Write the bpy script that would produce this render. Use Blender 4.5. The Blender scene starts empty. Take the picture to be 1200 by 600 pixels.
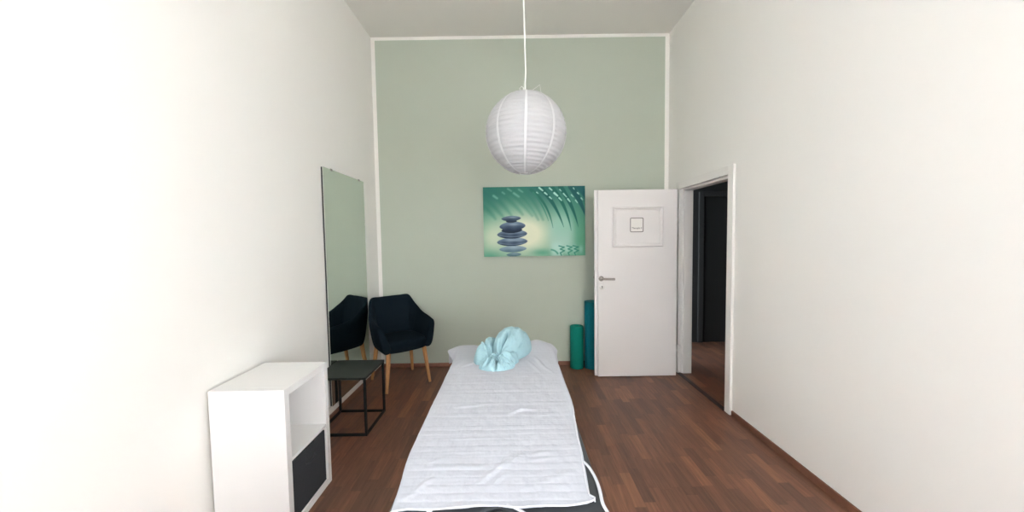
import bpy, bmesh, math, random
import numpy as np
from mathutils import Vector, Matrix, noise

random.seed(7)
S = bpy.context.scene
COL = S.collection
PI = math.pi

# ------------------------------------------------------------------ camera, world, light, exposure
F_PX, PITCH, ROLL = 415.0, 0.0503, 0.0148
cam_data = bpy.data.cameras.new('camera')
cam_data.sensor_fit = 'HORIZONTAL'
cam_data.sensor_width = 36.0
cam_data.lens = F_PX / 1200.0 * 36.0
cam_data.clip_start = 0.05
cam = bpy.data.objects.new('camera', cam_data)
COL.objects.link(cam)
_f = Vector((0, math.cos(PITCH), -math.sin(PITCH)))
_r0 = Vector((1, 0, 0))
_u0 = _r0.cross(_f)
_r = math.cos(ROLL) * _r0 - math.sin(ROLL) * _u0
_u = math.cos(ROLL) * _u0 + math.sin(ROLL) * _r0
cam.matrix_world = Matrix(((_r.x, _u.x, -_f.x, 0), (_r.y, _u.y, -_f.y, 0), (_r.z, _u.z, -_f.z, 1.5), (0, 0, 0, 1)))
S.camera = cam

W = bpy.data.worlds.new('daylight')
S.world = W
W.use_nodes = True
W.node_tree.nodes['Background'].inputs[0].default_value = (0.75, 0.87, 1.0, 1)
W.node_tree.nodes['Background'].inputs[1].default_value = 1.0

# the room: x across, y into the picture, z up
XL, XR, YB, YF, ZC = -1.559, 1.813, 4.113, -2.6, 3.783
# windows in the wall behind the camera: (x0, x1, z0, z1, watts)
WINDOWS = [(-1.15, -0.15, 0.80, 2.8, 2.0), (0.68, 1.74, 0.70, 2.60, 126.0)]
# unseen window added in each side wall to brighten the opposite wall: (y0, y1, z0, z1, watts)
ADDED_WIN_RIGHT = (-1.15, 0.20, 0.85, 2.40, 8.5)
ADDED_WIN_LEFT = (-1.15, 0.20, 0.85, 2.40, 5.6)
def daylight(loc, rot, w_, h_, watts):
    ld = bpy.data.lights.new('window_daylight', 'AREA')  # serves the windows behind the camera and the added side ones
    ld.shape = 'RECTANGLE'
    ld.size, ld.size_y = w_, h_
    ld.energy = watts
    ld.color = (0.94, 0.965, 1.0)
    ld.spread = math.radians(140)
    lo = bpy.data.objects.new('window_daylight', ld)
    COL.objects.link(lo)
    lo.location = loc
    lo.rotation_euler = rot
for x0, x1, z0, z1, watts in WINDOWS:
    daylight(((x0 + x1) / 2, YF + 0.04, (z0 + z1) / 2), (PI / 2, 0, PI), x1 - x0 - 0.1, z1 - z0 - 0.1, watts)
daylight((XR - 0.04, (ADDED_WIN_RIGHT[0] + ADDED_WIN_RIGHT[1]) / 2, (ADDED_WIN_RIGHT[2] + ADDED_WIN_RIGHT[3]) / 2), (PI / 2, 0, PI / 2), ADDED_WIN_RIGHT[1] - ADDED_WIN_RIGHT[0] - 0.1, ADDED_WIN_RIGHT[3] - ADDED_WIN_RIGHT[2] - 0.1, ADDED_WIN_RIGHT[4])  # added light from the right, out of view
daylight((XL + 0.04, (ADDED_WIN_LEFT[0] + ADDED_WIN_LEFT[1]) / 2, (ADDED_WIN_LEFT[2] + ADDED_WIN_LEFT[3]) / 2), (PI / 2, 0, -PI / 2), ADDED_WIN_LEFT[1] - ADDED_WIN_LEFT[0] - 0.1, ADDED_WIN_LEFT[3] - ADDED_WIN_LEFT[2] - 0.1, ADDED_WIN_LEFT[4])  # added light from the left, lifts the right wall
S.view_settings.view_transform = 'Standard'
S.view_settings.look = 'None'
S.view_settings.gamma = 1.0
S.view_settings.use_curve_mapping = False
S.view_settings.exposure = 2.32
S.cycles.max_bounces = 10
S.cycles.diffuse_bounces = 7
S.cycles.glossy_bounces = 5
S.cycles.transmission_bounces = 6
S.cycles.sample_clamp_indirect = 6.0
S.cycles.use_denoising = True

# ------------------------------------------------------------------ materials
def lin(c):
    c = c / 255.0
    return c / 12.92 if c <= 0.04045 else ((c + 0.055) / 1.055) ** 2.4

def mat(name, color, rough=0.6, metal=0.0, bump=None, spec=0.5, sheen=0.0, var=None):
    """principled material with a little procedural bump / colour variation"""
    m = bpy.data.materials.new(name)
    m.use_nodes = True
    nt = m.node_tree
    b = nt.nodes['Principled BSDF']
    b.inputs['Base Color'].default_value = (*color, 1)
    b.inputs['Roughness'].default_value = rough
    b.inputs['Metallic'].default_value = metal
    b.inputs['Specular IOR Level'].default_value = spec
    if sheen:
        b.inputs['Sheen Weight'].default_value = sheen
        b.inputs['Sheen Roughness'].default_value = 0.5
    tc = nt.nodes.new('ShaderNodeTexCoord')
    if var:
        sc, amt = var
        n = nt.nodes.new('ShaderNodeTexNoise')
        n.inputs['Scale'].default_value = sc
        n.inputs['Detail'].default_value = 3
        nt.links.new(tc.outputs['Object'], n.inputs['Vector'])
        mx = nt.nodes.new('ShaderNodeMix')
        mx.data_type = 'RGBA'
        mx.inputs['A'].default_value = (*[c * (1 - amt) for c in color], 1)
        mx.inputs['B'].default_value = (*[min(1, c * (1 + amt)) for c in color], 1)
        nt.links.new(n.outputs['Fac'], mx.inputs['Factor'])
        nt.links.new(mx.outputs['Result'], b.inputs['Base Color'])
    if bump:
        sc, st, dist = bump
        n = nt.nodes.new('ShaderNodeTexNoise')
        n.inputs['Scale'].default_value = sc
        n.inputs['Detail'].default_value = 4
        nt.links.new(tc.outputs['Object'], n.inputs['Vector'])
        bp = nt.nodes.new('ShaderNodeBump')
        bp.inputs['Strength'].default_value = st
        bp.inputs['Distance'].default_value = dist
        nt.links.new(n.outputs['Fac'], bp.inputs['Height'])
        nt.links.new(bp.outputs['Normal'], b.inputs['Normal'])
    return m

WHITE = (0.86, 0.84, 0.80)
M_wall = mat('white_wall_paint', WHITE, 0.9, bump=(60, 0.25, 0.002), spec=0.2, var=(1.5, 0.015))
M_ceil = mat('white_ceiling_paint', (0.80, 0.78, 0.735), 0.95, bump=(40, 0.2, 0.002), spec=0.1, var=(1.2, 0.015))
M_lacq = mat('white_lacquer', (0.765, 0.735, 0.72), 0.38, bump=(18, 0.08, 0.001), var=(3, 0.01))
M_trim = mat('white_trim_lacquer', (0.80, 0.775, 0.74), 0.4, bump=(25, 0.1, 0.001))
M_shelf = mat('white_melamine', (0.82, 0.81, 0.80), 0.45, bump=(30, 0.05, 0.001))
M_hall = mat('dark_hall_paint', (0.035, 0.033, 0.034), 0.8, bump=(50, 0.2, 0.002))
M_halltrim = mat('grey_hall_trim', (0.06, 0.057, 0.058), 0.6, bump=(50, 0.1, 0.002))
M_skirt = mat('red_brown_skirting', (0.19, 0.080, 0.048), 0.42, bump=(45, 0.15, 0.001), var=(14, 0.25))
M_navy = mat('navy_upholstery', (0.0058, 0.0110, 0.0160), 0.95, bump=(420, 0.5, 0.0012), spec=0.06, var=(300, 0.35))
M_black = mat('black_powder_coat', (0.007, 0.008, 0.008), 0.5, bump=(300, 0.1, 0.0005), spec=0.2)
M_tray = mat('black_table_top_coat', (0.013, 0.016, 0.014), 0.40, bump=(260, 0.15, 0.0005), spec=0.3)
M_vinyl = mat('anthracite_vinyl', (0.040, 0.044, 0.048), 0.5, bump=(220, 0.25, 0.001), spec=0.4)
M_hole = mat('dark_face_hole_lining', (0.012, 0.012, 0.02), 0.8, bump=(100, 0.1, 0.001))
M_greyfab = mat('grey_felt_box', (0.045, 0.047, 0.052), 0.95, bump=(300, 0.4, 0.001), spec=0.1, var=(200, 0.2))
M_chrome = mat('brushed_steel', (0.30, 0.275, 0.25), 0.34, 1.0, bump=(400, 0.05, 0.0005))
M_keyhole = mat('black_keyhole', (0.01, 0.01, 0.01), 0.6, bump=(100, 0.1, 0.001))
M_mirror = mat('mirror_glass', (0.80, 0.85, 0.80), 0.012, 1.0)
M_mback = mat('mirror_shaded_edge', (0.03, 0.035, 0.035), 0.35, bump=(80, 0.05, 0.0005))  # dark colour stands in for shade on the mirror's thickness
M_green = mat('green_foam', (0.0, 0.20, 0.148), 0.8, bump=(90, 0.3, 0.002), spec=0.25, var=(60, 0.12))
M_teal = mat('teal_mat_foam', (0.0, 0.140, 0.175), 0.8, bump=(160, 0.35, 0.002), spec=0.25, var=(80, 0.12))
M_aqua = mat('aqua_cotton', (0.31, 0.475, 0.515), 0.9, bump=(140, 0.45, 0.002), spec=0.1, var=(22, 0.14), sheen=0.1)
M_aqua2 = mat('aqua_cotton_lining', (0.25, 0.42, 0.47), 0.9, bump=(140, 0.45, 0.002), spec=0.1, var=(22, 0.14), sheen=0.1)
M_cord = mat('white_flex', (0.80, 0.80, 0.76), 0.5, bump=(60, 0.05, 0.0005))
M_wire = mat('thin_white_wire', (0.75, 0.75, 0.72), 0.4, bump=(60, 0.05, 0.0005))
M_piping = mat('white_cotton_binding', (0.60, 0.605, 0.64), 0.85, bump=(300, 0.2, 0.001), spec=0.15)
M_ink = mat('dark_grey_ink', (0.10, 0.092, 0.085), 0.7, bump=(60, 0.05, 0.0005))
M_plate = mat('pale_sign_plate', (0.80, 0.775, 0.735), 0.35, bump=(40, 0.05, 0.0005))

def wood_mat(name, c1, c2, scale, rough):
    m = mat(name, c1, rough)
    nt = m.node_tree
    b = nt.nodes['Principled BSDF']
    tc = nt.nodes.new('ShaderNodeTexCoord')
    mp = nt.nodes.new('ShaderNodeMapping')
    mp.inputs['Scale'].default_value = scale
    n = nt.nodes.new('ShaderNodeTexNoise')
    n.inputs['Scale'].default_value = 1.0
    n.inputs['Detail'].default_value = 6
    n.inputs['Distortion'].default_value = 0.6
    r = nt.nodes.new('ShaderNodeValToRGB')
    r.color_ramp.elements[0].color = (*c1, 1)
    r.color_ramp.elements[1].color = (*c2, 1)
    r.color_ramp.elements[0].position = 0.3
    r.color_ramp.elements[1].position = 0.7
    nt.links.new(tc.outputs['Object'], mp.inputs['Vector'])
    nt.links.new(mp.outputs['Vector'], n.inputs['Vector'])
    nt.links.new(n.outputs['Fac'], r.inputs['Fac'])
    nt.links.new(r.outputs['Color'], b.inputs['Base Color'])
    return m
M_oak = wood_mat('oak', (0.42, 0.20, 0.070), (0.55, 0.28, 0.11), (60, 60, 5), 0.5)

def floor_mat():
    """three-strip parquet laminate: short strips running into the room"""
    m = bpy.data.materials.new('brown_strip_parquet')
    m.use_nodes = True
    nt = m.node_tree
    N, L = nt.nodes, nt.links
    b = N['Principled BSDF']
    tc = N.new('ShaderNodeTexCoord')
    sep = N.new('ShaderNodeSeparateXYZ')
    L.new(tc.outputs['Object'], sep.inputs[0])
    def math_(op, a, bb=None, clamp=False):
        n = N.new('ShaderNodeMath')
        n.operation = op
        n.use_clamp = clamp
        for i, v in enumerate((a, bb)):
            if v is None:
                continue
            if isinstance(v, (int, float)):
                n.inputs[i].default_value = v
            else:
                L.new(v, n.inputs[i])
        return n.outputs[0]
    def white(a, bb=None):
        c = N.new('ShaderNodeCombineXYZ')
        L.new(a, c.inputs[0])
        if bb is not None:
            L.new(bb, c.inputs[1])
        w = N.new('ShaderNodeTexWhiteNoise')
        w.noise_dimensions = '3D'
        L.new(c.outputs[0], w.inputs['Vector'])
        return w
    xs = math_('DIVIDE', sep.outputs[0], 0.066)
    row = math_('FLOOR', xs)
    fx = math_('FRACT', xs)
    off = white(row).outputs['Value']
    ys = math_('ADD', math_('DIVIDE', sep.outputs[1], 0.29), math_('MULTIPLY', off, 7.3))
    colm = math_('FLOOR', ys)
    fy = math_('FRACT', ys)
    rnd = white(row, colm)
    ramp = N.new('ShaderNodeValToRGB')
    cr = ramp.color_ramp
    cols = [(0.0, (0.118, 0.056, 0.037)), (0.2, (0.143, 0.065, 0.041)), (0.55, (0.166, 0.074, 0.045)), (0.88, (0.190, 0.083, 0.049)), (1.0, (0.25, 0.112, 0.061))]
    cr.elements[0].position, cr.elements[0].color = cols[0][0], (*cols[0][1], 1)
    cr.elements[1].position, cr.elements[1].color = cols[-1][0], (*cols[-1][1], 1)
    for p, c in cols[1:-1]:
        e = cr.elements.new(p)
        e.color = (*c, 1)
    L.new(rnd.outputs['Value'], ramp.inputs['Fac'])
    # grain
    mp = N.new('ShaderNodeMapping')
    mp.inputs['Scale'].default_value = (70, 5, 1)
    L.new(tc.outputs['Object'], mp.inputs['Vector'])
    addv = N.new('ShaderNodeVectorMath')
    addv.operation = 'ADD'
    L.new(mp.outputs['Vector'], addv.inputs[0])
    sc = N.new('ShaderNodeVectorMath')
    sc.operation = 'SCALE'
    sc.inputs['Scale'].default_value = 40.0
    L.new(rnd.outputs['Color'], sc.inputs[0])
    L.new(sc.outputs[0], addv.inputs[1])
    g = N.new('ShaderNodeTexNoise')
    g.inputs['Scale'].default_value = 1.0
    g.inputs['Detail'].default_value = 5
    g.inputs['Distortion'].default_value = 0.4
    L.new(addv.outputs[0], g.inputs['Vector'])
    gr = math_('ADD', math_('MULTIPLY', g.outputs['Fac'], 1.25), 0.38)
    # seams
    ex = math_('MINIMUM', fx, math_('SUBTRACT', 1.0, fx))
    ey = math_('MINIMUM', fy, math_('SUBTRACT', 1.0, fy))
    sx = math_('LESS_THAN', ex, 0.012)
    sy = math_('LESS_THAN', ey, 0.0025)
    seam = math_('MAXIMUM', sx, sy)
    mul = math_('MULTIPLY', gr, math_('SUBTRACT', 1.0, math_('MULTIPLY', seam, 0.35)))
    vs = N.new('ShaderNodeVectorMath')
    vs.operation = 'SCALE'
    L.new(ramp.outputs['Color'], vs.inputs[0])
    L.new(mul, vs.inputs['Scale'])
    L.new(vs.outputs[0], b.inputs['Base Color'])
    rg = math_('ADD', math_('MULTIPLY', g.outputs['Fac'], 0.14), 0.36)
    L.new(rg, b.inputs['Roughness'])
    b.inputs['Specular IOR Level'].default_value = 0.4
    bp = N.new('ShaderNodeBump')
    bp.inputs['Strength'].default_value = 0.18
    bp.inputs['Distance'].default_value = 0.001
    hh = math_('SUBTRACT', math_('MULTIPLY', g.outputs['Fac'], 0.4), seam)
    L.new(hh, bp.inputs['Height'])
    L.new(bp.outputs['Normal'], b.inputs['Normal'])
    return m
M_floor = floor_mat()

def green_wall_mat():
    """white wall with a sage green field painted on it, a white margin left along its edges"""
    m = mat('sage_green_painted_wall', WHITE, 0.9, bump=(60, 0.25, 0.002), spec=0.2)
    nt = m.node_tree
    N, L = nt.nodes, nt.links
    b = N['Principled BSDF']
    tc = N.new('ShaderNodeTexCoord')
    sep = N.new('ShaderNodeSeparateXYZ')
    L.new(tc.outputs['Object'], sep.inputs[0])
    def cmp(op, s, v):
        n = N.new('ShaderNodeMath')
        n.operation = op
        L.new(s, n.inputs[0])
        n.inputs[1].default_value = v
        return n.outputs[0]
    def mul(a, c):
        n = N.new('ShaderNodeMath')
        n.operation = 'MULTIPLY'
        L.new(a, n.inputs[0])
        L.new(c, n.inputs[1])
        return n.outputs[0]
    k = mul(mul(cmp('GREATER_THAN', sep.outputs[0], XL + 0.044), cmp('LESS_THAN', sep.outputs[0], XR - 0.047)), cmp('LESS_THAN', sep.outputs[2], ZC - 0.036))
    n = N.new('ShaderNodeTexNoise')
    n.inputs['Scale'].default_value = 1.4
    n.inputs['Detail'].default_value = 3
    L.new(tc.outputs['Object'], n.inputs['Vector'])
    r = N.new('ShaderNodeMix')
    r.data_type = 'RGBA'
    r.inputs['A'].default_value = (0.45, 0.495, 0.415, 1)
    r.inputs['B'].default_value = (0.47, 0.512, 0.437, 1)
    L.new(n.outputs['Fac'], r.inputs['Factor'])
    mx = N.new('ShaderNodeMix')
    mx.data_type = 'RGBA'
    mx.inputs['A'].default_value = (*WHITE, 1)
    L.new(r.outputs['Result'], mx.inputs['B'])
    L.new(k, mx.inputs['Factor'])
    L.new(mx.outputs['Result'], b.inputs['Base Color'])
    return m
M_greenwall = green_wall_mat()

def towel_mat():
    """white terry cloth woven in bands across the width"""
    m = mat('white_terry_cloth', (0.50, 0.515, 0.565), 0.95, spec=0.1, sheen=0.15)
    nt = m.node_tree
    N, L = nt.nodes, nt.links
    b = N['Principled BSDF']
    tc = N.new('ShaderNodeTexCoord')
    w = N.new('ShaderNodeTexWave')
    w.bands_direction = 'Y'
    w.inputs['Scale'].default_value = 8.6
    w.inputs['Distortion'].default_value = 0.35
    w.inputs['Detail'].default_value = 1
    L.new(tc.outputs['Object'], w.inputs['Vector'])
    w2 = N.new('ShaderNodeTexWave')
    w2.bands_direction = 'X'
    w2.inputs['Scale'].default_value = 21.0
    w2.inputs['Distortion'].default_value = 0.3
    L.new(tc.outputs['Object'], w2.inputs['Vector'])
    n = N.new('ShaderNodeTexNoise')
    n.inputs['Scale'].default_value = 85
    n.inputs['Detail'].default_value = 3
    L.new(tc.outputs['Object'], n.inputs['Vector'])
    def madd(a, k, c=None):
        q = N.new('ShaderNodeMath')
        q.operation = 'MULTIPLY_ADD'
        L.new(a, q.inputs[0])
        q.inputs[1].default_value = k
        if c is None:
            q.inputs[2].default_value = 0
        else:
            L.new(c, q.inputs[2])
        return q.outputs[0]
    pw = N.new('ShaderNodeMath')
    pw.operation = 'POWER'
    L.new(w.outputs['Fac'], pw.inputs[0])
    pw.inputs[1].default_value = 5
    h = madd(pw.outputs[0], -0.9, madd(n.outputs['Fac'], 1.5, madd(w2.outputs['Fac'], 0.12)))
    bp = N.new('ShaderNodeBump')
    bp.inputs['Strength'].default_value = 0.35
    bp.inputs['Distance'].default_value = 0.002
    L.new(h, bp.inputs['Height'])
    L.new(bp.outputs['Normal'], b.inputs['Normal'])
    return m
M_towel = towel_mat()

def paper_mat(name, color, trans):
    m = bpy.data.materials.new(name)
    m.use_nodes = True
    nt = m.node_tree
    N, L = nt.nodes, nt.links
    for n in list(N):
        N.remove(n)
    out = N.new('ShaderNodeOutputMaterial')
    d = N.new('ShaderNodeBsdfDiffuse')
    t = N.new('ShaderNodeBsdfTranslucent')
    tc = N.new('ShaderNodeTexCoord')
    nz = N.new('ShaderNodeTexNoise')
    nz.inputs['Scale'].default_value = 40
    L.new(tc.outputs['Object'], nz.inputs['Vector'])
    bp = N.new('ShaderNodeBump')
    bp.inputs['Strength'].default_value = 0.25
    bp.inputs['Distance'].default_value = 0.003
    L.new(nz.outputs['Fac'], bp.inputs['Height'])
    L.new(bp.outputs['Normal'], d.inputs['Normal'])
    d.inputs['Color'].default_value = (*color, 1)
    t.inputs['Color'].default_value = (*color, 1)
    mx = N.new('ShaderNodeMixShader')
    mx.inputs[0].default_value = trans
    L.new(d.outputs[0], mx.inputs[1])
    L.new(t.outputs[0], mx.inputs[2])
    L.new(mx.outputs[0], out.inputs['Surface'])
    return m
M_paper = paper_mat('white_rice_paper', (0.56, 0.56, 0.565), 0.25)
M_seam = paper_mat('double_paper_seam', (0.66, 0.66, 0.66), 0.1)

# ------------------------------------------------------------------ object helpers
def obj(name, verts, faces, m, parent=None, smooth=False, mats=None, idx=None, auto=None):
    me = bpy.data.meshes.new(name)
    me.from_pydata([tuple(v) for v in verts], [], faces)
    me.materials.append(m)
    for mm in (mats or []):
        me.materials.append(mm)
    if idx is not None:
        me.polygons.foreach_set('material_index', idx)
    bm = bmesh.new()
    bm.from_mesh(me)
    bmesh.ops.recalc_face_normals(bm, faces=bm.faces)
    bm.to_mesh(me)
    bm.free()
    if smooth:
        me.polygons.foreach_set('use_smooth', [True] * len(me.polygons))
        if auto is not None:
            me.set_sharp_from_angle(angle=math.radians(auto))
    o = bpy.data.objects.new(name, me)
    COL.objects.link(o)
    if parent is not None:
        o.parent = parent
    return o

def tag(o, label=None, cat=None, group=None, kind=None):
    if label: o['label'] = label
    if cat: o['category'] = cat
    if group: o['group'] = group
    if kind: o['kind'] = kind
    return o

def thing(name, label, cat, loc=(0, 0, 0), rz=0.0, group=None):
    o = bpy.data.objects.new(name, None)
    o.empty_display_size = 0.05
    COL.objects.link(o)
    o.location = loc
    o.rotation_euler = (0, 0, rz)
    return tag(o, label, cat, group)

def struct(o):
    o['kind'] = 'structure'
    return o

class MB:
    """collects shapes into one mesh"""
    def __init__(s):
        s.v, s.f = [], []
    def add(s, verts, faces):
        k = len(s.v)
        s.v += [tuple(v) for v in verts]
        s.f += [tuple(i + k for i in f) for f in faces]
        return s
    def box(s, x0, x1, y0, y1, z0, z1, bev=0.0, seg=2):
        bm = bmesh.new()
        bmesh.ops.create_cube(bm, size=1.0)
        for v in bm.verts:
            v.co = Vector(((x0 + x1) / 2 + v.co.x * (x1 - x0), (y0 + y1) / 2 + v.co.y * (y1 - y0), (z0 + z1) / 2 + v.co.z * (z1 - z0)))
        if bev:
            bmesh.ops.bevel(bm, geom=bm.edges[:], offset=bev, segments=seg, affect='EDGES', profile=0.5)
        bm.verts.index_update()
        s.add([v.co.copy() for v in bm.verts], [[v.index for v in f.verts] for f in bm.faces])
        bm.free()
        return s
    def lathe(s, prof, n=48, c=(0, 0, 0), axis='Z', cap=True):
        vs, fs = [], []
        for r, z in prof:
            for i in range(n):
                a = 2 * PI * i / n
                p = (r * math.cos(a), r * math.sin(a), z)
                if axis == 'Y': p = (p[0], p[2], p[1])
                if axis == 'X': p = (p[2], p[0], p[1])
                vs.append((p[0] + c[0], p[1] + c[1], p[2] + c[2]))
        m = len(prof)
        for j in range(m - 1):
            for i in range(n):
                fs.append((j * n + i, j * n + (i + 1) % n, (j + 1) * n + (i + 1) % n, (j + 1) * n + i))
        if cap:
            fs.append(tuple(range(n))[::-1])
            fs.append(tuple((m - 1) * n + i for i in range(n)))
        return s.add(vs, fs)
    def tube(s, pts, rad, n=10, flat=None):
        """round (or flattened: flat=(width, height)) sweep along points"""
        pts = [Vector(p) for p in pts]
        vs, fs = [], []
        up = Vector((0, 0, 1))
        prev = None
        for k, p in enumerate(pts):
            t = (pts[min(k + 1, len(pts) - 1)] - pts[max(k - 1, 0)]).normalized()
            if prev is None:
                a = t.cross(up)
                if a.length < 1e-3: a = t.cross(Vector((1, 0, 0)))
            else:
                a = prev - t * prev.dot(t)
            a.normalize()
            prev = a
            b2 = t.cross(a)
            r = rad[k] if isinstance(rad, (list, tuple)) else rad
            for i in range(n):
                an = 2 * PI * i / n
                if flat:
                    vs.append(p + a * math.cos(an) * flat[0] / 2 + b2 * math.sin(an) * flat[1] / 2)
                else:
                    vs.append(p + a * math.cos(an) * r + b2 * math.sin(an) * r)
        m = len(pts)
        for j in range(m - 1):
            for i in range(n):
                fs.append((j * n + i, j * n + (i + 1) % n, (j + 1) * n + (i + 1) % n, (j + 1) * n + i))
        fs.append(tuple(range(n))[::-1])
        fs.append(tuple((m - 1) * n + i for i in range(n)))
        return s.add(vs, fs)
    def loft(s, loops, cap0=True, cap1=True):
        n = len(loops[0])
        vs = [p for l in loops for p in l]
        fs = []
        for j in range(len(loops) - 1):
            for i in range(n):
                fs.append((j * n + i, j * n + (i + 1) % n, (j + 1) * n + (i + 1) % n, (j + 1) * n + i))
        if cap0: fs.append(tuple(range(n))[::-1])
        if cap1: fs.append(tuple((len(loops) - 1) * n + i for i in range(n)))
        return s.add(vs, fs)
    def build(s, name, m, parent=None, smooth=False, auto=40):
        return obj(name, s.v, s.f, m, parent, smooth, auto=auto if smooth else None)

def spline(pts, n=12):
    """Catmull-Rom through points"""
    P = [Vector(p) for p in pts]
    out = []
    for i in range(len(P) - 1):
        p0, p1, p2, p3 = P[max(i - 1, 0)], P[i], P[i + 1], P[min(i + 2, len(P) - 1)]
        for k in range(n):
            t = k / n
            out.append(0.5 * ((2 * p1) + (p2 - p0) * t + (2 * p0 - 5 * p1 + 4 * p2 - p3) * t * t + (3 * p1 - p0 - 3 * p2 + p3) * t ** 3))
    out.append(P[-1])
    return out

def sm(a, b, x):
    t = min(1.0, max(0.0, (x - a) / (b - a)))
    return t * t * (3 - 2 * t)

def interp(tab, x):
    return float(np.interp(x, [a for a, _ in tab], [b for _, b in tab]))

# ------------------------------------------------------------------ the room
T = 0.12                                # thickness of the walls
DY0, DY1, DZ = 2.945, 3.815, 2.005      # doorway in the right wall
HX, HY0, HY1 = 3.35, 1.6, 4.92          # the hall beyond it
struct(MB().box(XL - T, HX + T, YF - T, HY1 + T, -0.08, 0.0).build('floor', M_floor))
struct(MB().box(XL - T, XR + T, YF - T, YB + T, ZC, ZC + 0.1).build('ceiling', M_ceil))
y0, y1, z0, z1, _ = ADDED_WIN_LEFT
w = MB()
w.box(XL - T, XL, YF - T, y0, 0, ZC); w.box(XL - T, XL, y1, YB + T, 0, ZC)
w.box(XL - T, XL, y0, y1, 0, z0); w.box(XL - T, XL, y0, y1, z1, ZC)
struct(w.build('wall_left', M_wall))
struct(MB().box(XL, XR, YB, YB + T, 0, ZC).build('wall_back', M_greenwall))
w = MB()
w.box(XR, XR + T, YF - T, ADDED_WIN_RIGHT[0], 0, ZC)
w.box(XR, XR + T, ADDED_WIN_RIGHT[1], DY0, 0, ZC)
w.box(XR, XR + T, ADDED_WIN_RIGHT[0], ADDED_WIN_RIGHT[1], 0, ADDED_WIN_RIGHT[2])
w.box(XR, XR + T, ADDED_WIN_RIGHT[0], ADDED_WIN_RIGHT[1], ADDED_WIN_RIGHT[3], ZC)
w.box(XR, XR + T, DY1, YB + T, 0, ZC)
w.box(XR, XR + T, DY0, DY1, DZ, ZC)
struct(w.build('wall_right', M_wall))
w = MB()
xs = [XL] + [v for q in WINDOWS for v in q[:2]] + [XR]
for i in (0, 2, 4):
    w.box(xs[i], xs[i + 1], YF - T, YF, 0, ZC)
for x0, x1, z0, z1, _ in WINDOWS:
    w.box(x0, x1, YF - T, YF, 0, z0)
    w.box(x0, x1, YF - T, YF, z1, ZC)
struct(w.build('wall_front', M_wall))
for k, (x0, x1, z0, z1, _) in enumerate(WINDOWS):
    w = MB()
    ya, yb = YF - 0.12, YF - 0.06
    w.box(x0, x0 + 0.06, ya, yb, z0, z1, 0.006); w.box(x1 - 0.06, x1, ya, yb, z0, z1, 0.006)
    w.box(x0 + 0.06, x1 - 0.06, ya, yb, z0, z0 + 0.06, 0.006); w.box(x0 + 0.06, x1 - 0.06, ya, yb, z1 - 0.06, z1, 0.006)
    w.box((x0 + x1) / 2 - 0.04, (x0 + x1) / 2 + 0.04, ya, yb, z0 + 0.06, z1 - 0.06, 0.006)
    w.box(x0 + 0.06, x1 - 0.06, ya + 0.005, yb - 0.005, z0 + 1.55, z0 + 1.61, 0.006)
    struct(w.build('window_%d' % (k + 1), M_trim))
for nm, (y0, y1, z0, z1, _), xa, xb in (('window_3', ADDED_WIN_RIGHT, XR + 0.06, XR + 0.12), ('window_4', ADDED_WIN_LEFT, XL - 0.12, XL - 0.06)):  # frames of the added side windows, out of view
    w = MB()
    w.box(xa, xb, y0, y0 + 0.06, z0, z1, 0.006); w.box(xa, xb, y1 - 0.06, y1, z0, z1, 0.006)
    w.box(xa, xb, y0 + 0.06, y1 - 0.06, z0, z0 + 0.06, 0.006); w.box(xa, xb, y0 + 0.06, y1 - 0.06, z1 - 0.06, z1, 0.006)
    w.box(xa, xb, (y0 + y1) / 2 - 0.04, (y0 + y1) / 2 + 0.04, z0 + 0.06, z1 - 0.06, 0.006)
    struct(w.build(nm, M_trim))
# hall beyond the doorway, unlit and dark
w = MB()
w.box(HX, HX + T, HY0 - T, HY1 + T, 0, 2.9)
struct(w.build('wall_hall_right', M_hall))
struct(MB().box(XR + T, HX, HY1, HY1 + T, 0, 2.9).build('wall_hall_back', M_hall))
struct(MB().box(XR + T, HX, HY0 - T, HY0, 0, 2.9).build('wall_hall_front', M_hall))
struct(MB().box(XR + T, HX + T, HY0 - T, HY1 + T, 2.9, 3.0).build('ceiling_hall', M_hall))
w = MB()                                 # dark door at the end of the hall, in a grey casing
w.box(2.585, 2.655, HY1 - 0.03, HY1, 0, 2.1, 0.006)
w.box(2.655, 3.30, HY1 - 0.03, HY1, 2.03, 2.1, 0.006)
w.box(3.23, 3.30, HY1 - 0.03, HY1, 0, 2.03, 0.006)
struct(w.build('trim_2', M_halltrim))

# skirting: a narrow red-brown strip
struct(MB().box(XL + 0.025, XR, YB - 0.014, YB, 0, 0.045, 0.004).build('baseboard_back', M_skirt))
bl = struct(MB().box(XL, XL + 0.012, YF, YB, 0, 0.098, 0.004).build('baseboard_left', M_trim))
struct(MB().box(XL + 0.012, XL + 0.025, YF, YB, 0, 0.044, 0.004).build('skirting_strip', M_skirt, bl))
w = MB()
w.box(XR - 0.014, XR, YF, DY0 - 0.075, 0, 0.045, 0.004)
w.box(XR - 0.014, XR, DY1 + 0.075, YB - 0.014, 0, 0.045, 0.004)
struct(w.build('baseboard_right', M_skirt))

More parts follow.
